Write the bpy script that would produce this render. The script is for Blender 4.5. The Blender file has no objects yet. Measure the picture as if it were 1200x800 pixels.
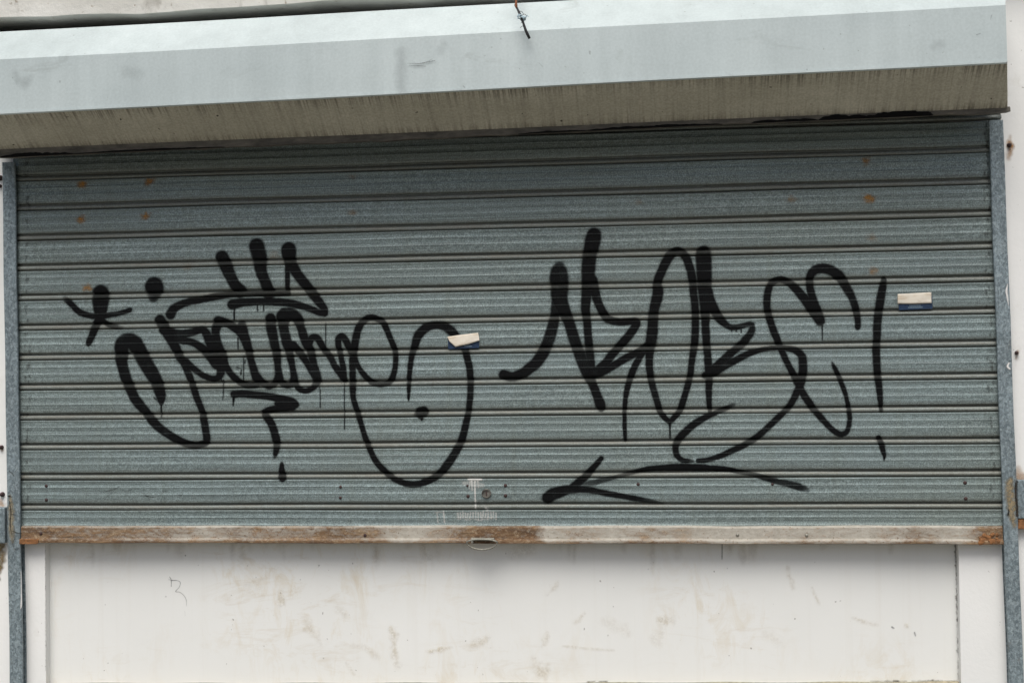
import bpy, math, random
import numpy as np
random.seed(7); rng = np.random.default_rng(11)
scene = bpy.context.scene
COL = scene.collection
R = math.radians

# ------------------------------------------------------------------ helpers
def link(name, me, parent=None, loc=(0, 0, 0)):
    o = bpy.data.objects.new(name, me); COL.objects.link(o)
    o.location = loc
    if parent is not None: o.parent = parent
    return o

def world_origin(o):
    v = [0.0, 0.0, 0.0]
    while o is not None:
        v = [a + b for a, b in zip(v, o.location)]; o = o.parent
    return np.array(v)

def mesh(name, verts, faces, mats, parent=None, slots=None, smooth=False, attrs=None):
    """verts are world coordinates; the object hangs under parent with its origin at the parent's."""
    v = np.asarray(verts, dtype=float).reshape(-1, 3)
    org = world_origin(parent) if parent is not None else np.zeros(3)
    me = bpy.data.meshes.new(name)
    if isinstance(faces, np.ndarray):
        n = len(faces); k = faces.shape[1]
        me.vertices.add(len(v)); me.vertices.foreach_set('co', (v - org).astype(np.float32).ravel())
        me.loops.add(n * k); me.loops.foreach_set('vertex_index', faces.astype(np.int32).ravel())
        me.polygons.add(n)
        me.polygons.foreach_set('loop_start', (np.arange(n) * k).astype(np.int32))
        me.polygons.foreach_set('loop_total', np.full(n, k, np.int32))
        me.update(calc_edges=True); me.validate()
    else:
        me.from_pydata([tuple(p) for p in (v - org)], [], faces)
    for m in (mats if isinstance(mats, (list, tuple)) else [mats]): me.materials.append(m)
    if slots is not None: me.polygons.foreach_set('material_index', np.asarray(slots, np.int32))
    if smooth: me.polygons.foreach_set('use_smooth', np.ones(len(me.polygons), bool))
    for an, av in (attrs or {}).items():
        a = me.attributes.new(an, 'FLOAT', 'POINT'); a.data.foreach_set('value', np.asarray(av, np.float32))
    me.update()
    return link(name, me, parent)

class MB:
    def __init__(s): s.v = []; s.f = []; s.m = []
    def quad(s, a, b, c, d, m=0):
        n = len(s.v); s.v += [a, b, c, d]; s.f.append((n, n+1, n+2, n+3)); s.m.append(m)
    def box(s, x0, x1, y0, y1, z0, z1, m=0):
        n = len(s.v)
        s.v += [(x, y, z) for z in (z0, z1) for y in (y0, y1) for x in (x0, x1)]
        for q in ((0, 2, 3, 1), (4, 5, 7, 6), (0, 1, 5, 4), (2, 6, 7, 3), (0, 4, 6, 2), (1, 3, 7, 5)):
            s.f.append(tuple(n+i for i in q)); s.m.append(m)
    def loft(s, rings, m=0, closed=True, cap=True):
        n = len(s.v); k = len(rings[0])
        for r in rings: s.v += [tuple(p) for p in r]
        for i in range(len(rings)-1):
            for j in range(k if closed else k-1):
                a = n+i*k+j; b = n+i*k+(j+1) % k
                s.f.append((a, b, b+k, a+k)); s.m.append(m)
        if cap and closed:
            s.f.append(tuple(n+j for j in reversed(range(k)))); s.m.append(m)
            s.f.append(tuple(n+(len(rings)-1)*k+j for j in range(k))); s.m.append(m)
    def tube(s, pts, r, seg=8, m=0, closed=False):
        pts = [np.array(p, float) for p in pts]; rings = []
        N = len(pts)
        for i, p in enumerate(pts):
            if closed: t = pts[(i+1) % N]-pts[i-1]
            else: t = pts[min(i+1, N-1)]-pts[max(i-1, 0)]
            t /= np.linalg.norm(t)+1e-12
            h = np.array((0, 1, 0.0)) if abs(t[1]) < .9 else np.array((1.0, 0, 0))
            a = np.cross(t, h); a /= np.linalg.norm(a); b = np.cross(t, a)
            rr = r[i] if isinstance(r, (list, tuple)) else r
            rings.append([p+rr*(math.cos(q)*a+math.sin(q)*b) for q in (2*math.pi*j/seg for j in range(seg))])
        if closed: rings.append(rings[0]); s.loft(rings, m, cap=False)
        else: s.loft(rings, m)
    def dome(s, c, r, h, seg=12, m=0):
        # rivet head facing -Y
        rings = []
        for a in (0, .35, .7, .95):
            q = a*math.pi/2
            rings.append([(c[0]+r*math.cos(q)*math.cos(t), c[1]-h*math.sin(q), c[2]+r*math.cos(q)*math.sin(t))
                          for t in (2*math.pi*j/seg for j in range(seg))])
        s.loft(rings, m)
    def build(s, name, mats, parent=None, smooth=False, bevel=0):
        o = mesh(name, s.v, s.f, mats, parent, s.m, smooth)
        if bevel:
            b = o.modifiers.new('bevel', 'BEVEL'); b.width = bevel; b.segments = 2; b.limit_method = 'ANGLE'
        return o

def empty(name, loc, label, cat, group=None):
    o = link(name, None, None, loc); o.empty_display_size = .1
    o['label'] = label; o['category'] = cat
    if group: o['group'] = group
    return o

# ------------------------------------------------------------------ materials
class Mat:
    def __init__(s, name, rough=.6, metal=0.0, spec=.5):
        s.m = bpy.data.materials.new(name); s.m.use_nodes = True
        s.t = s.m.node_tree; s.N = s.t.nodes; s.L = s.t.links
        s.b = s.N['Principled BSDF']; s.out = s.N['Material Output']
        s.b.inputs['Roughness'].default_value = rough; s.b.inputs['Metallic'].default_value = metal
        s.b.inputs['Specular IOR Level'].default_value = spec
        s.tc = s.N.new('ShaderNodeTexCoord')
    def co(s, scale=(1, 1, 1), rot=(0, 0, 0)):
        n = s.N.new('ShaderNodeMapping'); n.inputs['Scale'].default_value = scale; n.inputs['Rotation'].default_value = rot
        s.L.new(s.tc.outputs['Object'], n.inputs['Vector']); return n.outputs[0]
    def noise(s, scale=(1, 1, 1), detail=4, rough=.55, dist=0, rot=(0, 0, 0)):
        n = s.N.new('ShaderNodeTexNoise'); n.inputs['Scale'].default_value = 1
        n.inputs['Detail'].default_value = detail; n.inputs['Roughness'].default_value = rough; n.inputs['Distortion'].default_value = dist
        s.L.new(s.co(scale, rot), n.inputs['Vector']); return n.outputs['Fac']
    def voro(s, scale, rnd=1):
        n = s.N.new('ShaderNodeTexVoronoi'); n.inputs['Scale'].default_value = 1; n.inputs['Randomness'].default_value = rnd
        s.L.new(s.co(scale), n.inputs['Vector'])
        sp = s.N.new('ShaderNodeSeparateColor'); s.L.new(n.outputs['Color'], sp.inputs[0]); return sp.outputs[0], n.outputs['Distance']
    def ramp(s, fac, stops):
        n = s.N.new('ShaderNodeValToRGB'); e = n.color_ramp.elements
        while len(e) < len(stops): e.new(.5)
        for el, (p, c) in zip(e, stops):
            el.position = p; el.color = (c, c, c, 1) if isinstance(c, (int, float)) else (*c, 1)
        s.L.new(fac, n.inputs[0]); return n.outputs[0]
    def mix(s, fac, a, b, mode='MIX'):
        n = s.N.new('ShaderNodeMix'); n.data_type = 'RGBA'; n.blend_type = mode
        for i, v in ((0, fac), (6, a), (7, b)):
            if isinstance(v, (int, float)): n.inputs[i].default_value = v if i == 0 else (v, v, v, 1)
            elif isinstance(v, tuple): n.inputs[i].default_value = (*v, 1)
            else: s.L.new(v, n.inputs[i])
        return n.outputs[2]
    def math(s, op, a, b=0.0):
        n = s.N.new('ShaderNodeMath'); n.operation = op
        for i, v in ((0, a), (1, b)):
            if isinstance(v, (int, float)): n.inputs[i].default_value = v
            else: s.L.new(v, n.inputs[i])
        return n.outputs[0]
    def sep(s):
        n = s.N.new('ShaderNodeSeparateXYZ'); s.L.new(s.tc.outputs['Object'], n.inputs[0]); return n.outputs
    def attr(s, name):
        n = s.N.new('ShaderNodeAttribute'); n.attribute_name = name; return n.outputs['Fac']
    def color(s, c):
        if isinstance(c, tuple): s.b.inputs['Base Color'].default_value = (*c, 1)
        else: s.L.new(c, s.b.inputs['Base Color'])
    def set(s, name, v): 
        if isinstance(v, (int, float)): s.b.inputs[name].default_value = v
        else: s.L.new(v, s.b.inputs[name])
    def bump(s, h, dist=.001, strength=1):
        n = s.N.new('ShaderNodeBump'); n.inputs['Distance'].default_value = dist; n.inputs['Strength'].default_value = strength
        s.L.new(h, n.inputs['Height']); s.L.new(n.outputs[0], s.b.inputs['Normal'])
    def alpha(s, a):
        t = s.N.new('ShaderNodeBsdfTransparent'); m = s.N.new('ShaderNodeMixShader')
        s.L.new(a, m.inputs[0]); s.L.new(t.outputs[0], m.inputs[1]); s.L.new(s.b.outputs[0], m.inputs[2])
        s.L.new(m.outputs[0], s.out.inputs['Surface'])

# galvanised slats: fine grey-blue mottling, dark pits, streaks along the slat, brown film in places
M = Mat('galvanised_slats', .55, .20)
fine = M.noise((330, 330, 330), 3, .7); mid = M.noise((70, 70, 120), 4, .6); streak = M.noise((2.2, 40, 330), 3, .6); big = M.noise((1.4, 1, 3.2), 4, .6)
c = M.ramp(fine, [(.31, (.072, .100, .100)), (.50, (.146, .192, .193)), (.67, (.270, .338, .342))])
c = M.mix(.55, c, M.ramp(mid, [(.3, .32), (.7, .68)]), 'OVERLAY')
c = M.mix(.75, c, M.ramp(streak, [(.3, .28), (.7, .74)]), 'OVERLAY')
c = M.mix(M.ramp(big, [(.40, 0), (.75, .40)]), c, M.mix(1.0, c, (.96, .86, .70), 'MULTIPLY'))
c = M.mix(.28, c, M.ramp(M.attr('tone'), [(0, .25), (1, .75)]), 'OVERLAY')
runs = M.noise((26, 3, 1.3), 5, .65)
c = M.mix(M.ramp(runs, [(.52, 0), (.74, .30)]), c, M.mix(1.0, c, (.72, .68, .56), 'MULTIPLY'))
grime = M.attr('grime')
c = M.mix(M.math('MULTIPLY', grime, M.ramp(M.noise((9, 9, 160), 4), [(.25, .45), (.7, 1.0)])), c, (.145, .128, .098))
pit = M.noise((210, 210, 260), 2, .5)
c = M.mix(M.ramp(pit, [(.70, 0), (.76, .75)]), c, (.035, .037, .036))
dk = M.noise((26, 26, 60), 3, .6)
c = M.mix(M.ramp(dk, [(.66, 0), (.76, .35)]), c, (.05, .052, .05))
M.color(c); M.set('Roughness', M.ramp(mid, [(.3, .42), (.7, .62)])); M.bump(fine, .0008, .6); m_slat = M.m

# zinc-coated rails with visible spangle
M = Mat('spangled_zinc', .5, .30)
cell, d = M.voro((210, 210, 150)); cell2, d2 = M.voro((420, 420, 420)); n = M.noise((12, 12, 9), 5, .6)
c = M.ramp(cell, [(0, (.125, .16, .175)), (.5, (.185, .232, .25)), (1, (.265, .32, .338))])
c = M.mix(.45, c, M.ramp(cell2, [(0, .25), (1, .75)]), 'OVERLAY')
c = M.mix(.6, c, M.ramp(n, [(.3, .36), (.7, .62)]), 'OVERLAY')
c = M.mix(M.ramp(M.noise((30, 30, 10), 5, .7), [(.62, 0), (.74, .6)]), c, (.13, .10, .06))
M.color(c); M.bump(cell, .0004, .35); m_zinc = M.m

# smooth sheet of the hood
M = Mat('hood_sheet', .42, .12)
n = M.noise((2.6, 3, 4), 5, .6); st = M.noise((16, 16, 1.5), 4, .6); f = M.noise((160, 160, 160), 2)
c = M.ramp(n, [(.28, (.415, .475, .475)), (.72, (.470, .532, .530))])
c = M.mix(.35, c, M.ramp(st, [(.3, .40), (.7, .60)]), 'OVERLAY')
c = M.mix(.18, c, M.ramp(f, [(.3, .35), (.7, .65)]), 'OVERLAY')
sm = M.noise((7, 7, 16), 6, .7, .6)
c = M.mix(M.ramp(sm, [(.60, 0), (.76, .42)]), c, (.24, .26, .25))
sp_ = M.noise((75, 75, 75), 1, .5)
c = M.mix(M.ramp(sp_, [(.77, 0), (.80, .4)]), c, (.10, .10, .09))
M.color(c); M.set('Roughness', M.ramp(n, [(.3, .36), (.7, .52)])); m_hood = M.m

# dirty underside of the hood, runs of grime across the slope
M = Mat('grimy_underside', .8, .0, .25)
v = M.attr('across')
st = M.noise((75, 4, 4), 3, .65, .25); st2 = M.noise((170, 5, 5), 2, .6); n = M.noise((4, 10, 10), 5, .65); ft = M.noise((180, 180, 180), 2)
edge = M.ramp(v, [(0, 1), (.22, .38), (.6, .22), (.82, .4), (1, 1)])
c = M.ramp(n, [(.3, (.375, .36, .285)), (.7, (.48, .465, .38))])
run = M.math('MULTIPLY', M.ramp(st, [(.45, 0), (.66, 1)]), edge)
c = M.mix(M.math('MULTIPLY', run, .45), c, (.12, .11, .085))
comb = M.noise((210, 3, 3), 2, .55)
patch = M.ramp(M.noise((5, 3, 3), 3, .6), [(.36, .12), (.62, 1)])
c = M.mix(M.math('MULTIPLY', M.math('MULTIPLY', M.ramp(comb, [(.50, 0), (.62, .9)]), patch), M.ramp(v, [(0, .85), (.16, .55), (.34, .12), (.8, .05), (.9, .35), (1, .6)])), c, (.075, .065, .05))
c = M.mix(M.math('MULTIPLY', M.ramp(st2, [(.5, 0), (.75, .7)]), edge), c, (.11, .095, .07))
c = M.mix(M.ramp(M.noise((110, 6, 6), 2, .5), [(.62, 0), (.75, .35)]), c, (.46, .42, .34))
c = M.mix(.35, c, M.ramp(ft, [(.3, .3), (.7, .7)]), 'OVERLAY')
c = M.mix(M.ramp(M.noise((60, 60, 60), 2, .4), [(.755, 0), (.775, .9)]), c, (.03, .027, .02))
M.color(c); m_soffit = M.m

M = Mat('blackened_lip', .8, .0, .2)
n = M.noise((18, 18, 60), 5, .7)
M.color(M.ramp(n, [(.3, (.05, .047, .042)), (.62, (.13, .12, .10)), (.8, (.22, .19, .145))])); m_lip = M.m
M = Mat('lip_gap_shade', .9, 0, .1); M.color((.006, .006, .006)); m_gap_shade = M.m  # near black, colour of the shadow strips under the hood

# white painted plaster
def plaster(name, a, b, dirt, amount=.3):
    M = Mat(name, .75, 0, .3)
    n = M.noise((3, 3, 3), 5, .6); f = M.noise((90, 90, 90), 4, .6); g = M.noise((11, 11, 7), 6, .72, .4)
    c = M.ramp(n, [(.3, a), (.7, b)])
    c = M.mix(M.ramp(g, [(.60, 0), (.82, amount)]), c, dirt)
    sp = M.noise((120, 120, 120), 1, .4)
    c = M.mix(M.ramp(sp, [(.79, 0), (.81, .55)]), c, (.16, .14, .11))
    M.color(c); M.bump(f, .0012, .5); return M.m
m_wall = plaster('white_plaster', (.70, .71, .69), (.765, .77, .75), (.36, .31, .23))
m_panel_parts = None
# painted infill board with scuffs
M = Mat('white_board', .55, 0, .4)
n = M.noise((1.6, 2, 2.2), 5, .6); sc = M.noise((16, 10, 6.5), 6, .72, 1.0, (0, .5, 0)); sc2 = M.noise((5, 5, 16), 5, .75, 1.4, (0, -.6, 0)); low = M.sep()[2]
c = M.ramp(n, [(.3, (.69, .70, .675)), (.7, (.735, .745, .72))])
zone = M.ramp(M.noise((2.3, 3, 2.6), 3, .5), [(.44, 0), (.62, 1)])
c = M.mix(M.math('MULTIPLY', M.ramp(sc, [(.50, 0), (.74, .55)]), zone), c, (.53, .44, .28))
c = M.mix(M.math('MULTIPLY', M.ramp(sc2, [(.54, 0), (.72, .42)]), zone), c, (.48, .40, .27))
ver = M.noise((34, 5, 1.1), 4, .6)
c = M.mix(M.ramp(ver, [(.56, 0), (.80, .10)]), c, (.44, .38, .28))
sp_ = M.noise((85, 85, 85), 1, .4)
c = M.mix(M.ramp(sp_, [(.80, 0), (.82, .6)]), c, (.13, .11, .09))
M.color(c); M.set('Roughness', M.ramp(sc, [(.3, .45), (.7, .7)])); M.bump(M.noise((40, 40, 40), 4, .6), .0006, .4); m_panel = M.m

# concrete beam
M = Mat('weathered_concrete', .85, 0, .2)
n = M.noise((5, 5, 8), 6, .65); g = M.noise((22, 22, 9), 6, .7, .5)
c = M.ramp(n, [(.28, (.47, .46, .42)), (.7, (.62, .61, .57))])
c = M.mix(M.ramp(g, [(.56, 0), (.72, .6)]), c, (.24, .225, .195))
c = M.mix(M.ramp(M.noise((45, 45, 45), 3), [(.66, 0), (.72, .7)]), c, (.20, .15, .09))
M.color(c); M.bump(M.noise((60, 60, 60), 5, .65), .003, .7); m_conc = M.m
M = Mat('recess_shade', .95, 0, .05); M.color(M.ramp(M.noise((8, 8, 30), 5, .7), [(.3, (.02, .02, .018)), (.7, (.05, .046, .04))])); m_recess_shade = M.m  # shade of the slot put into a near-black colour

# rusty bottom rail
M = Mat('rusty_white_paint', .75, .0, .3)
bias = M.attr('rust'); n = M.noise((17, 17, 46), 7, .78, .6); n2 = M.noise((60, 60, 110), 5, .7); n3 = M.noise((170, 170, 170), 3)
paint = M.ramp(n2, [(.3, (.285, .265, .22)), (.7, (.45, .425, .37))])
rust = M.ramp(n, [(.30, (.035, .019, .010)), (.42, (.090, .048, .024)), (.56, (.165, .102, .054)), (.72, (.34, .265, .175))])
n4 = M.noise((7, 7, 130), 5, .75, .3)
rust = M.mix(.9, rust, M.ramp(n4, [(.32, .22), (.68, .76)]), 'OVERLAY')
rust = M.mix(M.ramp(M.noise((120, 120, 190), 4, .7), [(.52, 0), (.66, .55)]), rust, (.40, .32, .22))
rust = M.mix(.6, rust, M.ramp(n3, [(.3, .28), (.7, .72)]), 'OVERLAY')
k = M.math('ADD', M.math('MULTIPLY', n, .75), M.math('ADD', M.math('MULTIPLY', n2, .45), bias))
c = M.mix(M.ramp(k, [(.78, 0), (.88, .45), (1.02, 1)]), paint, rust)
c = M.mix(M.ramp(M.math('ADD', n3, M.math('MULTIPLY', bias, .25)), [(.66, 0), (.75, .75)]), c, (.10, .05, .022))
M.color(c); M.bump(M.math('ADD', n2, n3), .0012, .6); m_bar = M.m

def simple(name, col, rough=.6, metal=0, var=.25, sc=40):
    M = Mat(name, rough, metal)
    n = M.noise((sc, sc, sc), 4, .6)
    M.color(M.ramp(n, [(.3, tuple(v*(1-var) for v in col)), (.7, tuple(min(1, v*(1+var)) for v in col))])); return M.m
m_rivet = simple('rusted_rivet', (.035, .015, .013), .7, 0, .5, 300)
m_lock = simple('tarnished_lock', (.115, .11, .095), .6, .3, .6, 120)
m_wire = simple('dull_wire', (.24, .235, .20), .5, .5, .35, 200)
m_cable = simple('black_cable', (.012, .012, .013), .6, 0, .3, 90)
m_cablerust = simple('rusty_wire_end', (.16, .055, .02), .8, 0, .4, 160)
m_tape = simple('pale_blue_tape', (.36, .47, .52), .5, 0, .45, 120)
M = Mat('torn_paper_backing', .85, 0, .2)
c = M.ramp(M.noise((40, 40, 40), 4, .6), [(.3, (.62, .56, .46)), (.7, (.72, .68, .59))])
M.color(M.mix(M.ramp(M.noise((22, 22, 130), 4, .7, .5), [(.52, 0), (.7, .7)]), c, (.46, .34, .20))); m_paper = M.m
m_rust = simple('rust_crust', (.19, .085, .03), .9, 0, .55, 150)
m_flange = simple('grimy_flange', (.10, .09, .075), .8, 0, .4, 90)
m_cement = simple('cement_patch', (.30, .265, .19), .95, 0, .4, 110)
M = Mat('navy_print', .45, 0, .5)
M.color(M.ramp(M.noise((190, 190, 420), 2, .5), [(.40, (.004, .018, .050)), (.62, (.006, .030, .078)), (.80, (.03, .07, .12))])); m_navy = M.m
m_faint = simple('faded_print', (.10, .15, .20), .5, 0, .5, 420)

def decal_mat(name, a, b, rough=.5, sc=200, grain=0.0, spec=.5):
    M = Mat(name, rough, 0, spec)
    n = M.noise((sc, sc, sc), 3, .6)
    M.color(M.ramp(n, [(.3, a), (.7, b)]))
    al = M.attr('cover')
    if grain: al = M.math('MULTIPLY', al, M.ramp(M.noise((sc*1.7, sc*1.7, sc*1.7), 3, .6), [(.3, 1-grain), (.6, 1)]))
    M.alpha(al); return M.m
m_spray = decal_mat('black_spray_paint', (.0015, .0018, .002), (.005, .0055, .006), .55, 260, .08, .10)
m_ruststain = decal_mat('rust_bloom', (.24, .10, .015), (.40, .20, .035), .8, 260, .55, .2)
m_whitepaint = decal_mat('white_drips', (.58, .58, .55), (.70, .70, .66), .6, 160, .25)
m_pencil = decal_mat('pencil_line', (.05, .05, .06), (.09, .09, .10), .8, 200, .3, .1)
m_scuff = decal_mat('brown_scuff', (.54, .43, .27), (.62, .53, .38), .8, 90, .9, .2)
m_run = decal_mat('rusty_run', (.40, .31, .19), (.52, .43, .29), .8, 60, .6, .2)
m_moss = decal_mat('mossy_dirt', (.035, .032, .016), (.11, .095, .05), .95, 160, .5, .1)
m_crack = decal_mat('dark_crack', (.012, .011, .010), (.05, .04, .03), .95, 200, .3, .1)
m_greymark = decal_mat('grey_scratch', (.13, .14, .14), (.2, .21, .21), .7, 200, .4, .2)
M = Mat('paving', .85, 0, .2)
br = M.N.new('ShaderNodeTexBrick'); br.inputs['Scale'].default_value = 1; br.offset = .5
br.inputs['Brick Width'].default_value = .4; br.inputs['Row Height'].default_value = .4; br.inputs['Mortar Size'].default_value = .006
br.inputs['Color1'].default_value = (.175, .165, .14, 1); br.inputs['Color2'].default_value = (.21, .195, .165, 1); br.inputs['Mortar'].default_value = (.10, .095, .08, 1)
M.L.new(M.co(), br.inputs['Vector'])
M.color(M.mix(.6, br.outputs[0], M.ramp(M.noise((6, 6, 6), 6, .7), [(.3, .35), (.7, .62)]), 'OVERLAY')); m_pave = M.m
m_asph = simple('asphalt', (.055, .054, .052), .9, 0, .3, 60)
m_kerb = simple('kerb_stone', (.30, .29, .27), .85, 0, .2, 20)
m_earth = simple('bare_earth', (.17, .15, .11), .95, 0, .3, 3)
m_line = simple('road_paint', (.70, .70, .68), .7, 0, .12, 30)
# strokes of the two tags on the slats: (x mm, z mm, width mm[, strength])
TAG_LEFT = [
 [(-1389,1756,11.4,0.3),(-1380,1748,15.9,0.7),(-1368,1738,17.1),(-1347,1718,17),(-1319,1708,15.9),(-1290,1705,15.9),(-1255,1709,14.7),(-1226,1714,13.6),(-1207,1720,13.6)],
 [(-1288,1766,45.4),(-1287,1751,47.6),(-1288,1723,38.6),(-1288,1705,27.2),(-1294,1694,22.7),(-1301,1680,22.7),(-1310,1660,20.4),(-1320,1638,18.2),(-1323,1631,11.3)],
 [(-1290,1698,15.9),(-1264,1682,13.6),(-1245,1676,13.6,0.8),(-1231,1673,11.3,0.4)],
 [(-1140,1781,50.8),(-1139,1778,50.8)],
 [(-1140,1764,38.4,0.85),(-1141,1752,27.1,0.6)],
 [(-1230,1582,30.5),(-1219,1540,29.4),(-1200,1496,27.1),(-1189,1478,27.1),(-1165,1450,24.8),(-1137,1416,23.7),(-1102,1389,22.5),(-1067,1370,20.2),(-1032,1360,19.1),(-1012,1363,17.9)],
 [(-1012,1363,17.9),(-1001,1368,17.9),(-999,1381,21.3),(-1003,1408,20.2),(-1008,1435,19.1),(-1014,1459,18),(-1028,1493,18),(-1038,1524,18),(-1055,1568,20.2),(-1072,1596,22.5),(-1086,1626,27),(-1104,1657,29.3),(-1124,1692,29.3)],
 [(-1230,1582,31.7),(-1231,1609,38.5),(-1229,1629,40.7),(-1217,1638,40.7,0.95),(-1199,1634,42.9),(-1187,1620,42.9),(-1171,1590,38.4),(-1150,1556,38.3),(-1133,1525,33.8),(-1124,1495,28.2),(-1123,1479,18),(-1123,1470,6.8)],
 [(-1229,1641,27.1,0.6),(-1213,1648,20.4,0.5),(-1196,1645,18.1,0.5)],
 [(-1123,1472,4.5),(-1123,1436,3.2)],
 [(-1095,1706,27),(-1086,1721,23.7),(-1068,1731,20.3),(-1043,1739,19.1),(-1027,1741,18),(-978,1750,19.1),(-926,1756,15.7),(-874,1756,13.4),(-822,1755,13.4),(-775,1755,13.4)],
 [(-927,1730,26.9),(-892,1735,21.3),(-840,1736,19),(-788,1733,20.1),(-747,1725,20.1),(-720,1716,17.8),(-696,1706,17.8),(-678,1702,15.6)],
 [(-678,1702,15.6),(-681,1716,20),(-702,1743,24.5),(-726,1773,26.7),(-750,1804,26.8),(-768,1835,31.3),(-773,1859,39.1),(-773,1870,40.2)],
 [(-777,1830,13.4),(-777,1797,13.4),(-778,1759,13.4)],
 [(-859,1881,41.4),(-852,1853,40.3),(-848,1816,31.3),(-839,1792,28),(-831,1769,31.3),(-828,1758,35.8)],
 [(-953,1854,35.9),(-943,1832,35.9),(-933,1808,31.4),(-919,1781,29.1),(-906,1764,35.9)],
 [(-921,1721,5.4),(-922,1690,3.6)],
 [(-859,1729,4),(-859,1712,2.9)],
 [(-842,1729,4),(-842,1712,2.9)],
 [(-1114,1666,27.1),(-1095,1658,24.8),(-1067,1653,24.8),(-1037,1658,20.2),(-1011,1664,20.2),(-1000,1657,22.5),(-988,1633,26.9),(-977,1608,31.4),(-966,1583,33.6),(-959,1560,24.7),(-963,1542,19.1),(-975,1535,15.7),(-994,1538,15.7),(-1017,1550,15.7),(-1040,1568,18),(-1052,1580,18)],
 [(-1086,1643,27),(-1061,1637,20.3),(-1035,1631,18),(-1012,1617,22.5),(-989,1597,26.9),(-973,1572,24.7)],
 [(-965,1685,29.2),(-973,1657,22.4),(-966,1624,22.4),(-956,1594,29.2),(-947,1570,19.1),(-934,1550,17.9),(-916,1531,17.9),(-896,1519,17.9),(-879,1516,15.7),(-862,1521,20.1),(-860,1534,22.3)],
 [(-965,1686,26.9),(-951,1684,22.4),(-932,1675,22.4),(-912,1662,24.6),(-896,1647,26.9)],
 [(-902,1673,26.9),(-898,1651,29.1),(-888,1624,24.6),(-878,1584,19),(-868,1550,22.4),(-860,1534,26.8),(-846,1523,20.1),(-828,1514,16.7),(-810,1526,20.1),(-804,1540,20.1)],
 [(-824,1691,29),(-822,1664,27.9),(-815,1630,25.7),(-808,1596,22.3),(-805,1563,17.8),(-801,1534,22.3),(-794,1522,17.8),(-782,1515,15.6),(-771,1518,17.8),(-763,1532,20)],
 [(-790,1696,37.9),(-788,1663,25.7),(-781,1629,29),(-773,1596,21.2),(-766,1562,16.7),(-761,1532,20)],
 [(-787,1700,37.9),(-767,1701,33.5),(-751,1688,29),(-743,1666,22.3),(-731,1629,24.5),(-717,1602,21.1),(-710,1575,18.9),(-703,1548,22.2),(-701,1530,24.5),(-706,1515,17.8),(-717,1505,15.6),(-731,1500,14.5),(-748,1505,15.6),(-758,1520,15.6)],
 [(-764,1619,22.3),(-740,1592,17.8),(-720,1562,17.8),(-704,1535,17.8)],
 [(-722,1624,20),(-712,1638,17.8),(-699,1636,17.8),(-689,1621,17.8),(-679,1604,17.8),(-665,1588,16.7,0.9),(-652,1564,17.8),(-636,1544,20),(-628,1530,17.7)],
 [(-628,1529,15.5),(-631,1560,16.6),(-636,1587,14.4),(-643,1617,16.7),(-642,1635,17.8),(-633,1640,18.9),(-622,1627,18.9),(-613,1607,17.7),(-606,1591,17.7)],
 [(-606,1494,15.5),(-606,1520,17.7),(-606,1547,17.7),(-605,1580,20),(-600,1617,21.1),(-591,1656,20),(-577,1679,18.8),(-560,1688,17.7),(-540,1685,16.6),(-523,1673,16.6),(-510,1645,15.5),(-498,1615,15.5),(-492,1592,14.4),(-494,1559,14.4),(-503,1529,16.6),(-521,1516,15.5),(-545,1517,15.5),(-565,1530,15.5),(-585,1553,14.4),(-598,1577,15.5),(-602,1600,13.3)],
 [(-606,1505,17.7),(-605,1480,15.5),(-596,1450,15.1),(-586,1417,14.4),(-575,1381,15),(-564,1351,15.5),(-547,1317,15.9),(-524,1291,16.6),(-497,1269,16.5),(-470,1258,16.5),(-440,1256,16.5),(-410,1265,18.7),(-383,1281,19.8),(-359,1307,22),(-335,1343,20.9),(-320,1375,19.7),(-309,1415,17.6),(-302,1448,16.5),(-298,1484,16.5),(-297,1523,17.6),(-299,1556,17.6),(-306,1586,17.6),(-312,1605,19.8),(-330,1631,22),(-345,1650,24.2),(-365,1663,23.1),(-388,1666,20.9),(-412,1659,23.1),(-431,1641,24.3),(-441,1614,19.9),(-450,1585,15.4),(-456,1545,13.2),(-458,1509,10.6),(-459,1481,7.1),(-459,1472,3.3)],
 [(-429,1442,26.4),(-421,1443,28.6)],
 [(-439,1437,13.2,0.7),(-426,1428,11,0.8),(-426,1422,4.4)],
 [(-925,1494,19),(-899,1495,19),(-865,1491,19),(-831,1487,19),(-796,1479,21.2),(-771,1471,26.7),(-760,1465,22.3)],
 [(-760,1465,22.3),(-779,1458,20.1),(-810,1455,19),(-834,1450,17.9),(-842,1446,15.6)],
 [(-805,1468,22.3),(-769,1463,29)],
 [(-844,1447,14.5),(-838,1435,20.1),(-824,1415,21.2),(-816,1391,21.2),(-811,1371,22.3),(-811,1351,17.8,0.9),(-814,1336,13.4),(-816,1327,6.7,0.5)],
 [(-925,1488,7.8),(-926,1475,5.6),(-927,1464,2.7)],
 [(-797,1311,10),(-797,1291,17.8),(-796,1275,22.3),(-796,1269,13.4)],
 [(-676,1677,2.7),(-677,1611,2.7)],
 [(-698,1512,2.2),(-693,1503,2.7),(-693,1457,2.9)],
 [(-628,1529,2.7),(-629,1401,2.9)],
 [(-897,1593,2.7),(-898,1529,2.7)],
 [(-912,1640,4),(-912,1611,2.9)],
 [(-953,1531,3.1),(-953,1498,2.9),(-955,1480,2)],
 [(-979,1536,3.6),(-979,1527,2.7)],
 [(-970,1536,3.6),(-970,1528,2.7)],
 [(-958,1542,3.6),(-958,1526,2.7)],
 [(-915,1564,3.6),(-909,1561,2.2)],
 [(-904,1557,3.6),(-905,1546,4)],
 [(-893,1582,2.9),(-894,1575,2.9)],
 [(-1136,1482,2.7),(-1143,1488,2.3)],
]
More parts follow.
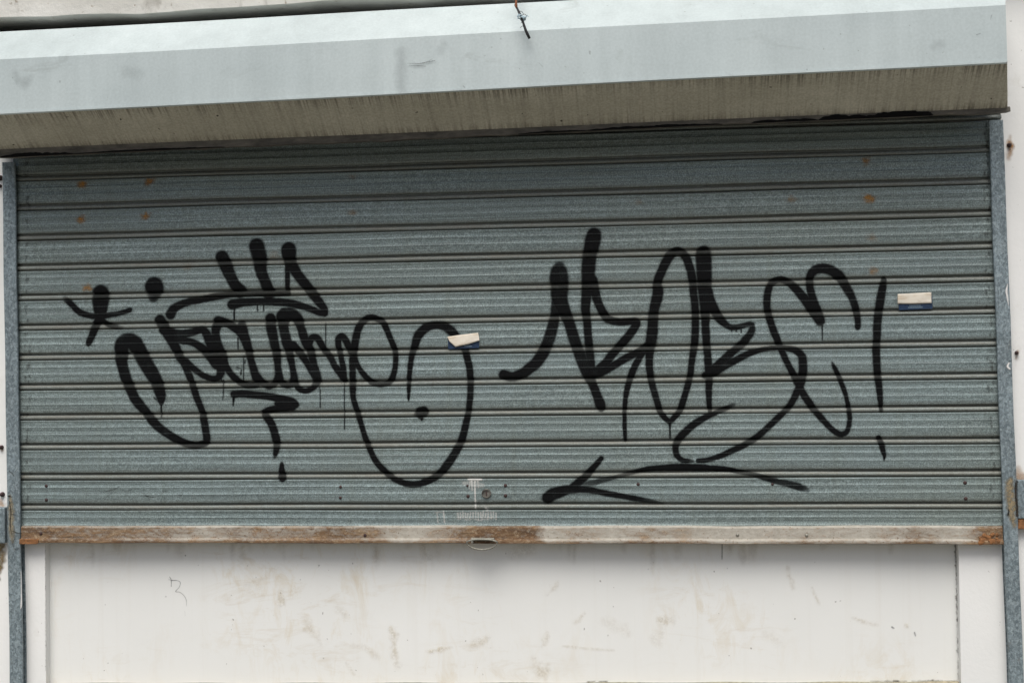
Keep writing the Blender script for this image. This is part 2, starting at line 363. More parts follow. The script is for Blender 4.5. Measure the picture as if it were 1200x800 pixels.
TAG_RIGHT = [
 [(-211,1536,26.3),(-189,1530,24.1),(-163,1538,26.2),(-143,1552,28.4),(-123,1569,29.5),(-106,1595,30.5),(-92,1627,30.5,0.93),(-82,1660,28.4,0.9),(-77,1686,24,0.88),(-75,1717,21.8,0.85)],
 [(-65,1795,43.6),(-65,1780,48),(-64,1754,44.7),(-64,1727,41.4),(-55,1701,33.8),(-43,1672,28.3),(-33,1640,28.3),(-21,1603,28.3),(-8,1567,30.4),(5,1538,32.6),(17,1508,21.7),(27,1482,22.8),(36,1456,26),(39,1447,19.5)],
 [(-64,1806,32.7,0.75),(-64,1811,17.5,0.5)],
 [(26,1888,37),(23,1874,40.3),(19,1857,38.1),(13,1831,35.9),(10,1798,34.8),(10,1772,34.8),(5,1739,26.1),(2,1700,22.8),(5,1672,20.7),(7,1639,20.7),(9,1606,21.7),(12,1574,21.7),(14,1541,23.9)],
 [(18,1772,30.5),(24,1752,26.1),(33,1719,21.7),(46,1691,21.7),(59,1674,20.6),(85,1666,18.4),(107,1667,18.4),(127,1669,17.3)],
 [(127,1669,17.3),(130,1660,21.7),(113,1634,21.7),(93,1612,21.7),(70,1586,20.6),(51,1563,21.7),(27,1541,23.9),(12,1531,21.7)],
 [(16,1532,21.7),(40,1539,20.6),(67,1553,19.5),(99,1572,19.5),(128,1586,19.5),(149,1599,19.5),(165,1613,19.5)],
 [(147,1593,19.5),(139,1578,17.3),(128,1559,17.3),(116,1533,17.3),(108,1507,15.2),(101,1478,12.6),(98,1449,11.3),(97,1423,10.8),(97,1394,10.8),(98,1366,8.7)],
 [(171,1649,27),(174,1682,26.4),(177,1701,26),(186,1736,28.1),(185,1765,22.7),(195,1791,22.7),(207,1816,23.8),(222,1836,22.7),(240,1842,20.5),(256,1829,20.5),(267,1801,21.6),(273,1770,20.5),(276,1734,19.4),(279,1701,19.4),(279,1667,19.4),(278,1635,19.4),(274,1596,18.3),(268,1560,16.8),(264,1528,16.2),(256,1499,16.2),(246,1467,16.8),(237,1441,15.5),(222,1422,14.4),(211,1413,12.9),(196,1424,14.5),(186,1440,15.1),(182,1455,16.8),(173,1487,16.9),(165,1520,17.7),(162,1552,18.4),(162,1581,20.5),(167,1617,28.1),(171,1649,28.1)],
 [(211,1411,8.6),(211,1398,4.7),(211,1370,3.7)],
 [(302,1835,37.7),(302,1818,39.9),(303,1785,37.7),(303,1753,36.6),(303,1720,29.1),(304,1691,25.8),(304,1667,21.5),(305,1634,20.5),(307,1595,19.4),(309,1560,19.4),(311,1524,19.4),(310,1492,16.8),(310,1464,14),(312,1436,11.2)],
 [(310,1742,25.9),(317,1714,25.8),(330,1685,24.8),(345,1665,20.4),(358,1653,16.1),(371,1648,14.6),(390,1650,14),(411,1655,13.9),(420,1654,12.9)],
 [(420,1654,13.9),(420,1643,17.2),(413,1628,19.3),(395,1607,21.5),(373,1588,20.4),(353,1569,20.4),(331,1550,21.5),(313,1533,23.7)],
 [(301,1527,17.2),(324,1535,23.7),(350,1550,19.3),(379,1565,18.3),(411,1580,16.1),(443,1590,13.9),(475,1594,13.5),(503,1593,15),(526,1587,18.2),(541,1573,20.3),(544,1551,21.4),(543,1527,22.4),(536,1501,20.3),(523,1473,17.1),(507,1447,16),(484,1422,16),(452,1392,16),(427,1370,17.1),(398,1352,16.1),(369,1338,15),(337,1324,14),(305,1314,12.9),(280,1312,10.8)],
 [(267,1311,7.5,0.6),(255,1312,10.8),(240,1315,14),(228,1326,15.5),(224,1345,16.2),(231,1365,19.4),(248,1384,19.4),(271,1404,17.7),(300,1421,15.5),(329,1435,14),(355,1446,12.9,0.85),(370,1454,10.7,0.4)],
 [(587,1658,20.3),(577,1676,24.5),(562,1702,25.6),(543,1726,22.4),(525,1747,20.3),(506,1762,18.2),(487,1766,16.7),(469,1756,17.1),(460,1732,18.2),(458,1704,18.6),(462,1675,18.2),(472,1642,18.2),(484,1609,17.5),(497,1575,16),(512,1543,16),(527,1514,18.8),(542,1482,18.1),(560,1453,18.1),(579,1427,17),(597,1405,15.5),(617,1385,14.5),(635,1376,13.8),(650,1385,12.8),(656,1411,11.7),(654,1442,11.7),(646,1480,11.7),(633,1517,12.8),(621,1544,10.6),(616,1555,5.3,0.7)],
 [(590,1659,20.3),(583,1685,21.3),(572,1714,20.3),(565,1743,18.6),(565,1769,19.2),(574,1785,22.4),(591,1791,24.6),(615,1787,25.6),(638,1770,25.6),(653,1745,22.4),(668,1716,19.8),(676,1690,17.4),(680,1664,16.4),(680,1643,14.5)],
 [(593,1655,6.4),(593,1642,3.6),(593,1612,2.6)],
 [(746,1761,12.7),(742,1740,19.1),(736,1708,21.2),(732,1683,20.6),(728,1651,20.6),(726,1613,19.5),(724,1579,18.7),(725,1547,19.1),(727,1515,17.6),(730,1483,15.5),(732,1455,12.7),(733,1436,9.5)],
 [(726,1368,12.7),(732,1352,14.4),(736,1335,13.1),(739,1322,8.5),(738,1311,3.4)],
 [(-101,1220,30.5),(-88,1229,31.5),(-66,1236,28.3),(-44,1241,22.8),(-8,1241,18),(27,1235,15.6),(66,1228,14.7),(105,1221,13.4),(133,1216,13),(163,1211,10.8,0.65),(189,1206,6.5,0.35)],
 [(-44,1242,19.6),(-18,1262,20),(-1,1278,19.5),(19,1300,16.3),(37,1320,12.6)],
 [(-9,1251,15.2,0.6),(21,1259,14.1,0.62),(54,1268,11.9,0.65),(86,1276,9.7,0.7),(119,1285,10.8,0.9),(151,1292,13.4),(187,1295,15.5),(231,1296,17.7),(272,1295,18.3),(311,1293,16.1),(352,1289,13.5),(390,1282,11.4),(428,1274,11.3,0.9),(466,1263,13.5,0.9),(500,1255,17.1,0.88),(529,1247,19.2,0.85),(551,1239,10.7,0.4)],
 [(370,1648,3.9),(369,1639,3)],
 [(381,1646,3.9),(381,1638,3)],
 [(393,1648,3.9),(393,1635,3)],
]

# ------------------------------------------------------------------ camera (50 mm on a 36 mm sensor)
yaw, pitch, roll = R(-6.805), R(1.276), R(-.736)
CP = np.array((.244, -3.621, 1.539))
Fw = np.array((math.sin(yaw)*math.cos(pitch), math.cos(yaw)*math.cos(pitch), math.sin(pitch)))
Rt = np.array((math.cos(yaw), -math.sin(yaw), 0)); Up = np.cross(Rt, Fw)
Rt, Up = math.cos(roll)*Rt+math.sin(roll)*Up, -math.sin(roll)*Rt+math.cos(roll)*Up
from mathutils import Matrix
cam_d = bpy.data.cameras.new('camera'); cam_d.lens = 50.01; cam_d.sensor_width = 36; cam_d.clip_start = .05; cam_d.clip_end = 3000
cam = bpy.data.objects.new('camera', cam_d); COL.objects.link(cam)
mw = Matrix.Identity(4)
for i in range(3):
    mw[i][0] = Rt[i]; mw[i][1] = Up[i]; mw[i][2] = -Fw[i]; mw[i][3] = CP[i]
cam.matrix_world = mw; scene.camera = cam

# ------------------------------------------------------------------ the place in front of the shop
def struct(name, bm, mats):
    o = bm.build(name, mats); o['kind'] = 'structure'; return o
b = MB(); b.quad((-400, -400, -.14), (400, -400, -.14), (400, 400, -.14), (-400, 400, -.14)); struct('ground', b, m_earth)
b = MB(); b.box(-40, 40, -4.6, .03, -.13, 0); struct('pavement', b, m_pave)
b = MB(); b.box(-40, 40, -4.75, -4.604, -.132, .004); struct('kerb', b, m_kerb)
b = MB(); b.quad((-40, -12, -.128), (40, -12, -.128), (40, -4.75, -.128), (-40, -4.75, -.128)); struct('road', b, m_asph)
b = MB()
for i in range(-9, 10): b.quad((i*4-1, -8.45, -.124), (i*4+1, -8.45, -.124), (i*4+1, -8.33, -.124), (i*4-1, -8.33, -.124))
struct('road_marking', b, m_line)

# ------------------------------------------------------------------ shop front (walls, board, sill, beam)
WY = .0135
OX0, OX1, OZ0, OZ1 = -1.452, .916, .70, 2.20
shop = empty('shop_front', (0, .3, 0), 'white plastered shop front with a boarded counter below a graffitied steel shutter', 'building')
b = MB()
b.box(-5, OX0, WY, .25, 0, 2.468); b.box(OX1, 5, WY, .25, 0, 2.468)
b.box(OX0, OX1, WY, .25, 0, OZ0-.05); b.box(OX0, OX1, WY, .25, OZ1, 2.468)
b.build('wall', m_wall, shop)
b = MB()   # board, faintly bowed
nx = 40
for i in range(nx):
    xs = [OX0+(OX1-OX0)*(i+k)/nx for k in (0, 1)]
    yy = [WY+.026-.004*math.sin(math.pi*(x-OX0)/(OX1-OX0))+.0012*math.sin(x*9) for x in xs]
    b.quad((xs[0], yy[0], OZ0), (xs[1], yy[1], OZ0), (xs[1], yy[1], OZ1), (xs[0], yy[0], OZ1))
    b.quad((xs[1], .09, OZ0), (xs[0], .09, OZ0), (xs[0], .09, OZ1), (xs[1], .09, OZ1))
b.build('counter_board', m_panel, shop)
b = MB()
b.loft([[(x, WY-.012, .66), (x, WY-.012, z), (x, .09, z+.002), (x, .09, .66)] for x in np.linspace(OX0+.002, OX1-.002, 60) for z in [.7585+(x-.91)*.0145+.0012*math.sin(x*23)]])
b.build('sill', m_cement, shop)
# beam above the dark slot; its lower edge is broken
b = MB(); rings = []
for i in range(121):
    x = -5+10*i/120
    j = .003*math.sin(x*7.3)+.002*math.sin(x*19+1)+rng.normal(0, .0012)-.0125
    s = .0045*(x+1.5)
    rings.append([(x, -.03, 2.515+s+j), (x, -.03, 3.3), (x, .30, 3.3), (x, .30, 2.512+s+j*.3)])
b.loft(rings); b.build('beam', m_conc, shop)
b = MB(); b.box(-5, 5, .20, .25, 2.468, 2.60); b.box(-5, 5, .014, .20, 2.4685, 2.4720); b.build('slot_shade_backing', m_recess_shade, shop)  # slot's shade painted on its back and on a strip over the wall top
b = MB(); b.box(-5.1, 5.1, -.10, 3.2, 3.3, 3.42); b.box(-5, 5, 3.0, 3.1, 0, 3.3); b.box(-5, -4.9, .25, 3.0, 0, 3.3); b.box(4.9, 5, .25, 3.0, 0, 3.3); b.build('roof', m_conc, shop)

# ------------------------------------------------------------------ the shutter
sh = empty('rolling_shutter', (-.25, 0, 1.1), 'galvanised steel roller shutter half covered in black graffiti under a pale sheet metal hood', 'roller shutter')

# slat profile: t = mm down from the joint above, y = mm (minus is towards the street)
PROF = [(0, 6.5), (1.3, 6.0), (1.5, .6), (2.2, -.5), (4.6, -.65), (5.8, -.1), (12, -.1), (18.4, -.1), (19.3, -.75), (20.2, -.78), (23.2, -.05), (30, -.05), (37.4, -.05), (38.3, -.7), (39.2, -.74),
        (42.2, -.05), (49, -.05), (56, 0), (59.5, .4), (61, 1.2), (61.6, 2.4), (61.8, 5.2), (62.0, 9.3), (65.9, 9.5), (66.7, 7.0), (67.9, 3.4), (70.1, 1.3), (73, .3), (76.0, .3), (77.2, 1.2), (77.9, 2.6), (78.2, 6.4), (80, 6.5)]
PITCH = .080
JZ0 = 1.190                       # lowest joint
CX0, CX1 = -1.530, 1.037
NS = 14
SL_DY = rng.normal(0, .0004, NS+1); SL_DZ = rng.normal(0, .0005, NS+1); SL_PH = rng.uniform(0, 6.28, NS+1)
def wob(x, k):
    return (SL_DY[k]+.0007*np.sin(x*5.1+SL_PH[k])+.0004*np.sin(x*13+SL_PH[k]*2), SL_DZ[k]+.0006*np.sin(x*3.3+SL_PH[k]*1.7)+.0004*np.sin(x*8.7+SL_PH[k]))
def slat_z(k): return JZ0+k*PITCH   # joint above slat k (k=0 is the short lowest one)

def fine_profile(step):
    T, Y = [], []
    for (t0, y0), (t1, y1) in zip(PROF[:-1], PROF[1:]):
        n = max(1, int(math.ceil(math.hypot(t1-t0, y1-y0)/step)))
        for i in range(n): T.append(t0+(t1-t0)*i/n); Y.append(y0+(y1-y0)*i/n)
    T.append(PROF[-1][0]); Y.append(PROF[-1][1]); return np.array(T), np.array(Y)

NXC = 128
xs = np.linspace(CX0, CX1, NXC+1)
V, Fc, G, TN = [], [], [], []; off = 0; TONE = .5+rng.normal(0, .10, NS+1)
PT, PY = np.array(PROF).T
for k in range(0, NS+1):
    T, Y = (PT, PY) if k else (PT[PT < 43], PY[PT < 43])
    dy, dz = wob(xs, k)
    n = len(T)
    vx = np.repeat(xs[:, None], n, 1); vz = slat_z(k)-T[None]/1000+dz[:, None]; vy = Y[None]/1000+dy[:, None]
    if k == 0:                       # folded lower hem of the last slat
        vy[:, -1] -= .0022; vy[:, -2] -= .0006
    V.append(np.stack([vx, vy, vz], -1).reshape(-1, 3))
    g = np.interp(T, [0, 2, 8, 50, 61, 64, 78, 80], [.7, .15, .05, .08, .4, .8, .6, .9])
    G.append(np.repeat(g[None], len(xs), 0).ravel()); TN.append(np.full(n*len(xs), TONE[k]))
    I, J = np.meshgrid(np.arange(NXC), np.arange(n-1), indexing='ij')
    a = off+I*n+J
    Fc.append(np.stack([a, a+1, a+n+1, a+n], -1).reshape(-1, 4)); off += n*len(xs)
curtain = mesh('curtain', np.concatenate(V), np.concatenate(Fc), m_slat, sh, attrs={'grime': np.concatenate(G), 'tone': np.concatenate(TN)})
s = curtain.modifiers.new('thickness', 'SOLIDIFY'); s.thickness = .0009; s.offset = 1 if False else -1

# --- marks that lie on the slats or on a flat face: a skin 0.4 mm proud that follows the surface, 'cover' is how much paint there is
def smooth_path(pts, step):
    P = np.array([(p[0], p[1], p[2], p[3] if len(p) > 3 else 1.0) for p in pts], float)/np.array([1000, 1000, 1000, 1])
    if len(P) == 1: return P
    Q = np.vstack([2*P[0]-P[1], P, 2*P[-1]-P[-2]]); out = []
    for i in range(1, len(Q)-2):
        a, b_, c_, d = Q[i-1:i+3]
        n = max(2, int(np.linalg.norm(c_[:2]-b_[:2])/step))
        u = (np.arange(n)/n)[:, None]
        p = .5*((2*b_)+(-a+c_)*u+(2*a-5*b_+4*c_-d)*u*u+(-a+3*b_-3*c_+d)*u**3)
        p[:, 2:] = b_[2:]+(c_[2:]-b_[2:])*u
        out.append(p)
    out.append(P[-1:]); return np.vstack(out)

def vnoise(shape, cell, seed):
    r = np.random.default_rng(seed); h, w = shape
    gh, gw = h//cell+3, w//cell+3; g = r.normal(0, 1, (gh, gw))
    yy = np.arange(h)/cell; xx = np.arange(w)/cell
    y0 = yy.astype(int); x0 = xx.astype(int); fy = (yy-y0)[:, None]; fx = (xx-x0)[None]
    fy = fy*fy*(3-2*fy); fx = fx*fx*(3-2*fx)
    return (g[y0][:, x0]*(1-fy)*(1-fx)+g[y0+1][:, x0]*fy*(1-fx)+g[y0][:, x0+1]*(1-fy)*fx+g[y0+1][:, x0+1]*fy*fx)

def cover_field(X, Z, strokes, edge, edge_k, halo, jag, seed):
    """X columns, Z rows (world metres) -> paint amount per (row, column)"""
    A = np.zeros((len(Z), len(X)), np.float32)
    jn = (vnoise(A.shape, 5, seed)*.6+vnoise(A.shape, 17, seed+1)*.5)*jag
    for st in strokes:
        for x, z, w, al in smooth_path(st, .0018):
            r = max(w/2, .0004); e = edge+edge_k*r; reach = r+e+3*abs(jag)+(halo*2.2 if halo else 0)
            i0, i1 = np.searchsorted(X, (x-reach, x+reach))
            rows = np.nonzero(np.abs(Z-z) < reach)[0]
            if i1 <= i0 or not len(rows): continue
            r0, r1 = rows[0], rows[-1]+1
            d = np.hypot(X[None, i0:i1]-x, Z[r0:r1, None]-z)+jn[r0:r1, i0:i1]*min(1, r/.006)
            u = np.clip((r+e-d)/(2*e), 0, 1); a = u*u*(3-2*u)*al
            if halo: a = np.maximum(a, .16*al*min(1, r/.009)*np.clip(1-(d-r)/(halo*2.2), 0, 1)**2)
            A[r0:r1, i0:i1] = np.maximum(A[r0:r1, i0:i1], a)
    return A

def on_slats(name, strokes, mat, step=.0013, edge=.0013, edge_k=.13, halo=.004, jag=.0005, seed=1, groove=.66, lift=.0005, label=None, speck=0, rib=.80, fade=.0):
    allp = np.array([(p[0], p[1], p[2]) for s_ in strokes for p in s_])/1000
    X = np.arange(allp[:, 0].min()-.03, allp[:, 0].max()+.03, step)
    zlo, zhi = allp[:, 1].min()-.03, allp[:, 1].max()+.03
    T, Y = fine_profile(step*1000)
    nt = np.gradient(T); ny = np.gradient(Y); ln = np.hypot(nt, ny)
    # outward normal in (y, z): tangent is (dy, -dt) -> normal (-dt, -dy)
    Ny, Nz = -nt/ln, -ny/ln
    face = np.clip(nt/ln, 0, 1)
    Vs, Fs, As = [], [], []; off = 0
    ZR, KR = [], []
    rows = []
    for k in range(NS, -1, -1):
        if slat_z(k)-.08 > zhi or slat_z(k) < zlo: continue
        for t, y, a_, b_, f_ in zip(T, Y, Ny, Nz, face):
            if k == 0 and t > 38: continue
            rows.append((k, t, y, a_, b_, f_, slat_z(k)-t/1000))
    rows = np.array(rows); Z = rows[:, 6]
    A = cover_field(X, Z, strokes, edge, edge_k, halo, jag, seed)
    if speck:
        rg = np.random.default_rng(seed+5)
        dots = []
        for _ in range(speck):
            s_ = strokes[rg.integers(len(strokes))]; p = s_[rg.integers(len(s_))]
            dots.append([(p[0]+rg.normal(0, p[2]*.6+4), p[1]+rg.normal(0, p[2]*.6+4), rg.uniform(1, 2.4))])
        A = np.maximum(A, cover_field(X, Z, dots, .0006, .1, 0, 0, 3)*.9)
    # spray arrives from the street: faces turned away from it catch less; rib tops thinned as painted highlights
    inside = np.interp(rows[:, 1], [0, 1.5, 17.6, 18.6, 20.2, 21, 36.6, 37.6, 39.2, 40, 60.5, 61.8, 65, 66.5, 70, 78, 80], [.5, 1, 1, rib, rib, 1, 1, rib, rib, 1, 1, .9, .8, groove, groove, groove, .5])
    if fade: A = A*np.clip(1.02-fade*np.clip(vnoise(A.shape, 46, seed+9)*.7+vnoise(A.shape, 12, seed+8)*.45+.1, 0, 1.4), .3, 1)
    A = A*inside[:, None]
    K = rows[:, 0].astype(int)
    keep = A > .012
    q = (keep[:-1, :-1] | keep[1:, :-1] | keep[:-1, 1:] | keep[1:, 1:])
    r_, c_ = np.nonzero(q)
    nC = len(X)
    idx = np.stack([r_*nC+c_, (r_+1)*nC+c_, (r_+1)*nC+c_+1, r_*nC+c_+1], -1)
    use, inv = np.unique(idx, return_inverse=True); faces = inv.reshape(-1, 4)
    rr, cc = use//nC, use % nC
    x = X[cc]; dy = np.zeros(len(x)); dz = np.zeros(len(x))
    for k in np.unique(K[rr]):
        m = K[rr] == k; a, b2 = wob(x[m], k); dy[m] = a; dz[m] = b2
    y = rows[rr, 2]/1000+dy+rows[rr, 3]*lift; z = Z[rr]+dz+rows[rr, 4]*lift
    o = mesh(name, np.stack([x, y, z], -1), faces, mat, curtain, smooth=True, attrs={'cover': A[rr, cc]})
    if label: o['label'] = label
    return o

def on_face(name, parent, strokes, mat, yf, step=.0015, edge=.0012, edge_k=.2, halo=0, jag=.0006, seed=1, label=None):
    """marks on a face y = yf(x, z)"""
    allp = np.array([(p[0], p[1], p[2]) for s_ in strokes for p in s_])/1000
    pad = allp[:, 2].max()+.01
    X = np.arange(allp[:, 0].min()-pad, allp[:, 0].max()+pad, step); Z = np.arange(allp[:, 1].min()-pad, allp[:, 1].max()+pad, step)
    A = cover_field(X, Z, strokes, edge, edge_k, halo, jag, seed)
    keep = A > .015; q = keep[:-1, :-1] | keep[1:, :-1] | keep[:-1, 1:] | keep[1:, 1:]
    r_, c_ = np.nonzero(q); nC = len(X)
    idx = np.stack([r_*nC+c_, r_*nC+c_+1, (r_+1)*nC+c_+1, (r_+1)*nC+c_], -1)
    use, inv = np.unique(idx, return_inverse=True); rr, cc = use//nC, use % nC
    x, z = X[cc], Z[rr]
    o = mesh(name, np.stack([x, yf(x, z), z], -1), inv.reshape(-1, 4), mat, parent, attrs={'cover': A[rr, cc]})
    if label: o['label'] = label
    return o

on_slats('graffiti_tag', TAG_LEFT, m_spray, seed=21, speck=60, fade=.10, label='black sprayed tag with a crown above its letters and a question mark')
on_slats('graffiti_tag', TAG_RIGHT, m_spray, seed=31, speck=50, fade=.10, label='larger black sprayed tag ending in an exclamation mark and underlined')

RUSTP = [(-1340, 2055, 26, .8), (-1151, 2058, 24, .75), (-1341, 1963, 26, .85), (-1163, 1966, 26, .95), (-1328, 1781, 20, .8), (-601, 2056, 14, .35), (-604, 1960, 22, .45), (140, 1969, 16, .35),
         (708, 2058, 26, .75), (708, 1962, 28, .9), (520, 1963, 18, .4), (715, 1866, 24, .3), (722, 1781, 20, .45), (-816, 1858, 30, .16), (-1050, 1830, 26, .14)]
for i, (x, z, w_, a_) in enumerate(RUSTP):
    on_slats('rust_stain', [[(x, z, w_*.6, a_), (x+4, z+1, w_*.6, a_)]], m_ruststain, edge=.006, edge_k=.3, halo=.006, jag=.004, seed=41+i, lift=.0004)
dr = [[(-318, 1258, 10, .3), (-290, 1256, 14, .35), (-268, 1252, 10, .3)], [(-305, 1268, 6, .8), (-272, 1267, 6, .8)], [(-297, 1266, 5, .8), (-296, 1240, 3, .7)], [(-301, 1262, 4, .7), (-303, 1244, 2.5, .6)], [(-289, 1264, 4, .9), (-288.5, 1228, 3, .9), (-288, 1192, 3.5, .8)],
      [(-281, 1264, 4, .7), (-280, 1246, 2.5, .6)], [(-262, 1194, 5, .6), (-257, 1190, 6, .6), (-259, 1186, 4, .5)],
      [(-388, 1184, 3, .6), (-386, 1158, 3, .5)], [(-371, 1186, 3.2, .7), (-369, 1158, 3.6, .6)], [(-392, 1184, 2.5, .45), (-372, 1185, 2.5, .45)]]
for i in range(16):
    x = -334+i*6.6; dr.append([(x, 1186-rng.uniform(0, 5), 2.8, .75), (x+rng.uniform(-2, 2), 1162+rng.uniform(0, 8), 3.2, .6)])
for i in range(6):
    x = -330+i*15; dr.append([(x, 1166+rng.uniform(-3, 8), 3, .4), (x+12, 1165+rng.uniform(-3, 8), 3, .35)])
on_slats('paint_drip', dr, m_whitepaint, edge=.0012, edge_k=.3, halo=.002, jag=.001, groove=.9, rib=1, seed=51, lift=.0004)
sc = [[(-1275+i*16+rng.uniform(-4, 4), 1233+rng.uniform(-10, 10), 1.2, .7), (-1262+i*16, 1236+rng.uniform(-8, 8), 1.4, .8), (-1250+i*16, 1240+rng.uniform(-10, 8), 1, .5)] for i in range(0, 14, 3)]
sc += [[(-1172, 1232, 1.4), (-1155, 1226, 1.8), (-1140, 1224, 1)], [(-1166, 1229, 1.2), (-1154, 1219, 1)], [(-1283, 1239, 1.2), (-1255, 1246, 1.5), (-1238, 1253, 1.1)]]
on_slats('scratch', sc, m_crack, edge=.0006, halo=0, jag=.0004, seed=61, lift=.0004)

# wear, runs and slips along the slat ends next to the rails
ends = []
for k in range(1, 13):
    for xe in (CX0+.035, CX1-.037):
        for _ in range(5):
            x = xe+rng.uniform(-4, 9)/1000*(1 if xe < 0 else -1); z = slat_z(k)-rng.uniform(.004, .066)
            ends.append([(x*1000, z*1000, rng.uniform(2, 5), .55), (x*1000+rng.uniform(-1, 1), z*1000-rng.uniform(3, 9), rng.uniform(2, 4), .45)])
on_slats('edge_grime', ends, m_crack, edge=.002, edge_k=.3, halo=.004, jag=.001, seed=71, lift=.0004)

for x, z, r_ in [(-1442, 1255, 4.6), (-1442, 1218, 4.6), (-641, 1250, 4.2), (-642, 1222, 4.2), (-308, 1252, 3.4), (-307, 1225, 4.8), (-210, 1252, 4.8), (-210, 1226, 4.8), (129, 1254, 4.6), (464, 1253, 3.6), (932, 1255, 5), (933, 1216, 5)]:
    b = MB(); k = 1; y0 = float(wob(x/1000, 1)[0])+.0004; b.dome((x/1000, y0, z/1000), r_/1000, .0034); b.build('rivet', m_rivet, curtain, smooth=True)
b = MB(); c0 = (-.259, -.001, 1.232)
ring = lambda r, y: [(c0[0]+r*math.cos(t), y, c0[2]+r*math.sin(t)) for t in (2*math.pi*j/24 for j in range(24))]
b.loft([ring(.0125, .002), ring(.0125, -.002), ring(.0115, -.0042), ring(.0095, -.0046), ring(.0088, -.0022)])
b.box(c0[0]-.0012, c0[0]+.0012, -.0036, -.0021, c0[2]-.006, c0[2]+.006, 1)
lk = b.build('lock_cylinder', [m_lock, m_rivet], curtain)

# --- bottom rail
BZ1, BZ0 = 1.1470, 1.1065
b = MB(); rb = []
xb = np.linspace(CX0+.023, CX1-.020, 150)
rx = [-1.50, -1.30, -1.12, -1.0, -.93, -.78, -.66, -.55, -.45, -.38, -.28, -.20, -.13, -.10, -.03, .06, .16, .3, .40, .55, .70, .80, .86, .92, .965, 1.02]
rv = [.42, .36, .32, .22, .30, .32, .38, .30, .16, .24, .42, .44, .42, .14, .24, .18, .26, .17, .10, .22, .15, .32, .24, .14, .38, .48]
prof = [(.0012, BZ1+.0036), (-.0095, BZ1+.0016), (-.0120, BZ1-.002), (-.0125, BZ0+.0125), (-.0135, BZ0+.0105), (-.0190, BZ0+.0085), (-.0200, BZ0+.006), (-.0200, BZ0+.001), (-.0185, BZ0), (.004, BZ0)]
rings = []
for x in xb:
    j = .0006*math.sin(x*11)+.0004*math.sin(x*31)
    rings.append([(x, y, z+j) for y, z in prof])
    lipb = [-.1, -.08, 0, 0, 0, .02, .06, .14, .25, .3]
    rb += [np.interp(x, rx, rv)+q for q in lipb]
b.loft(rings)
bar = mesh('bottom_bar', b.v, b.f, m_bar, sh, attrs={'rust': rb})
# crusty right end and stub of angle at the left end
b = MB()
for i in range(26):
    x = .955+rng.uniform(0, .05); z = BZ0+rng.uniform(.003, .024); r_ = rng.uniform(.003, .007)
    b.dome((x, -.0125-(.006 if z < BZ0+.01 else 0), z), r_, r_*.5, 7)
b.build('rust_crust', m_rust, bar)
b = MB(); b.box(CX0+.0225, -1.455, -.0225, -.0142, BZ0-.001, BZ0+.010); b.box(CX0+.0225, -1.457, -.0235, -.0205, BZ0-.003, BZ0+.001); b.build('end_angle', m_rust, bar, bevel=.001)
for x, z in ((-1.452, 1.130), (-.575, 1.126), (.375, 1.128), (.545, 1.127)):
    b = MB(); b.dome((x, -.0122, z), .0046, .003); b.build('screw', m_rivet if x < 0 else m_wire, bar, smooth=True)
# wire pull handle in its clip
b = MB()
hx = (-.306, -.230)
pts = []
for t in np.linspace(0, 2*math.pi, 40, endpoint=False):
    cx, cz = -.268, 1.1105
    x = cx+.039*math.cos(t)*(1.0-.05*abs(math.sin(t))); z = cz+(.0085 if math.sin(t) > 0 else .0185)*math.sin(t)
    pts.append((x, -.030-.004*math.sin(t), z))
b.tube(pts, .0023, 7, closed=True)
h = b.build('pull_handle', m_wire, bar, smooth=True)
b = MB(); b.box(-.296, -.236, -.0335, -.0205, 1.1150, 1.1215); b.box(-.296, -.290, -.034, -.0205, 1.108, 1.1145); b.build('clip', m_wire, h, bevel=.0015)

# --- guide rails (slightly out of plumb)
def rail(xa_t, xa_b, width, side, zt, zb):
    """inner edge x at top / bottom; C channel"""
    b = MB(); s = side
    w = width*s; th = .0025
    sec = [(0, -.0125), (.0015*s, -.014), (w-.0015*s, -.014), (w, -.0125), (w, .0116), (0, .0116), (0, .0096), (w-th*s, .0096), (w-th*s, -.0115), (th*s, -.0115), (th*s, -.007), (0, -.007)]
    rings = []
    for i in range(25):
        f = i/24; z = zt+(zb-zt)*f; x0 = xa_t+(xa_b-xa_t)*f+.0006*math.sin(f*23)
        rings.append([(x0+u, v+.0005*math.sin(f*17), z) for u, v in sec])
    b.loft(rings)
    return b.build('guide_rail', m_zinc, sh)
rl = rail(-1.5190, -1.5043, .0360, -1, 2.120, .70)
rr_ = rail(1.0030, 1.0260, .0345, 1, 2.146, .70)
# galvanised lock brackets let into the wall with cement
b = MB(); b.box(-1.72, -1.553, -.012, .0115, 1.104, 1.199); b.build('lock_bracket', m_zinc, rl, bevel=.002)
b = MB(); b.box(1.0535, 1.22, -.012, .0115, 1.168, 1.262); b.box(1.0535, 1.20, -.010, .0115, 1.142, 1.1665, 1); b.build('lock_bracket', [m_zinc, m_rust], rr_, bevel=.002)
def crust(name, parent, x0, x1, z0, z1, y0, n, mat, rmin=.003, rmax=.009, lab=None):
    b = MB()
    for _ in range(n):
        r_ = rng.uniform(rmin, rmax)
        b.dome((rng.uniform(x0, x1), y0, rng.uniform(z0, z1)), r_, r_*rng.uniform(.12, .3), 8)
    o = b.build(name, mat, parent)
    return o
on_face('cement_smear', rl, [[(-1536, 1232, 5, .8), (-1534, 1200, 12, .85), (-1533, 1165, 15, .85), (-1532, 1130, 11, .8), (-1530, 1108, 6, .6)]], decal_mat('cement_smear_l', (.17, .15, .10), (.32, .28, .20), .95, 150, .5, .1), lambda x, z: np.full_like(x, -.0150), edge=.004, jag=.003, seed=5)
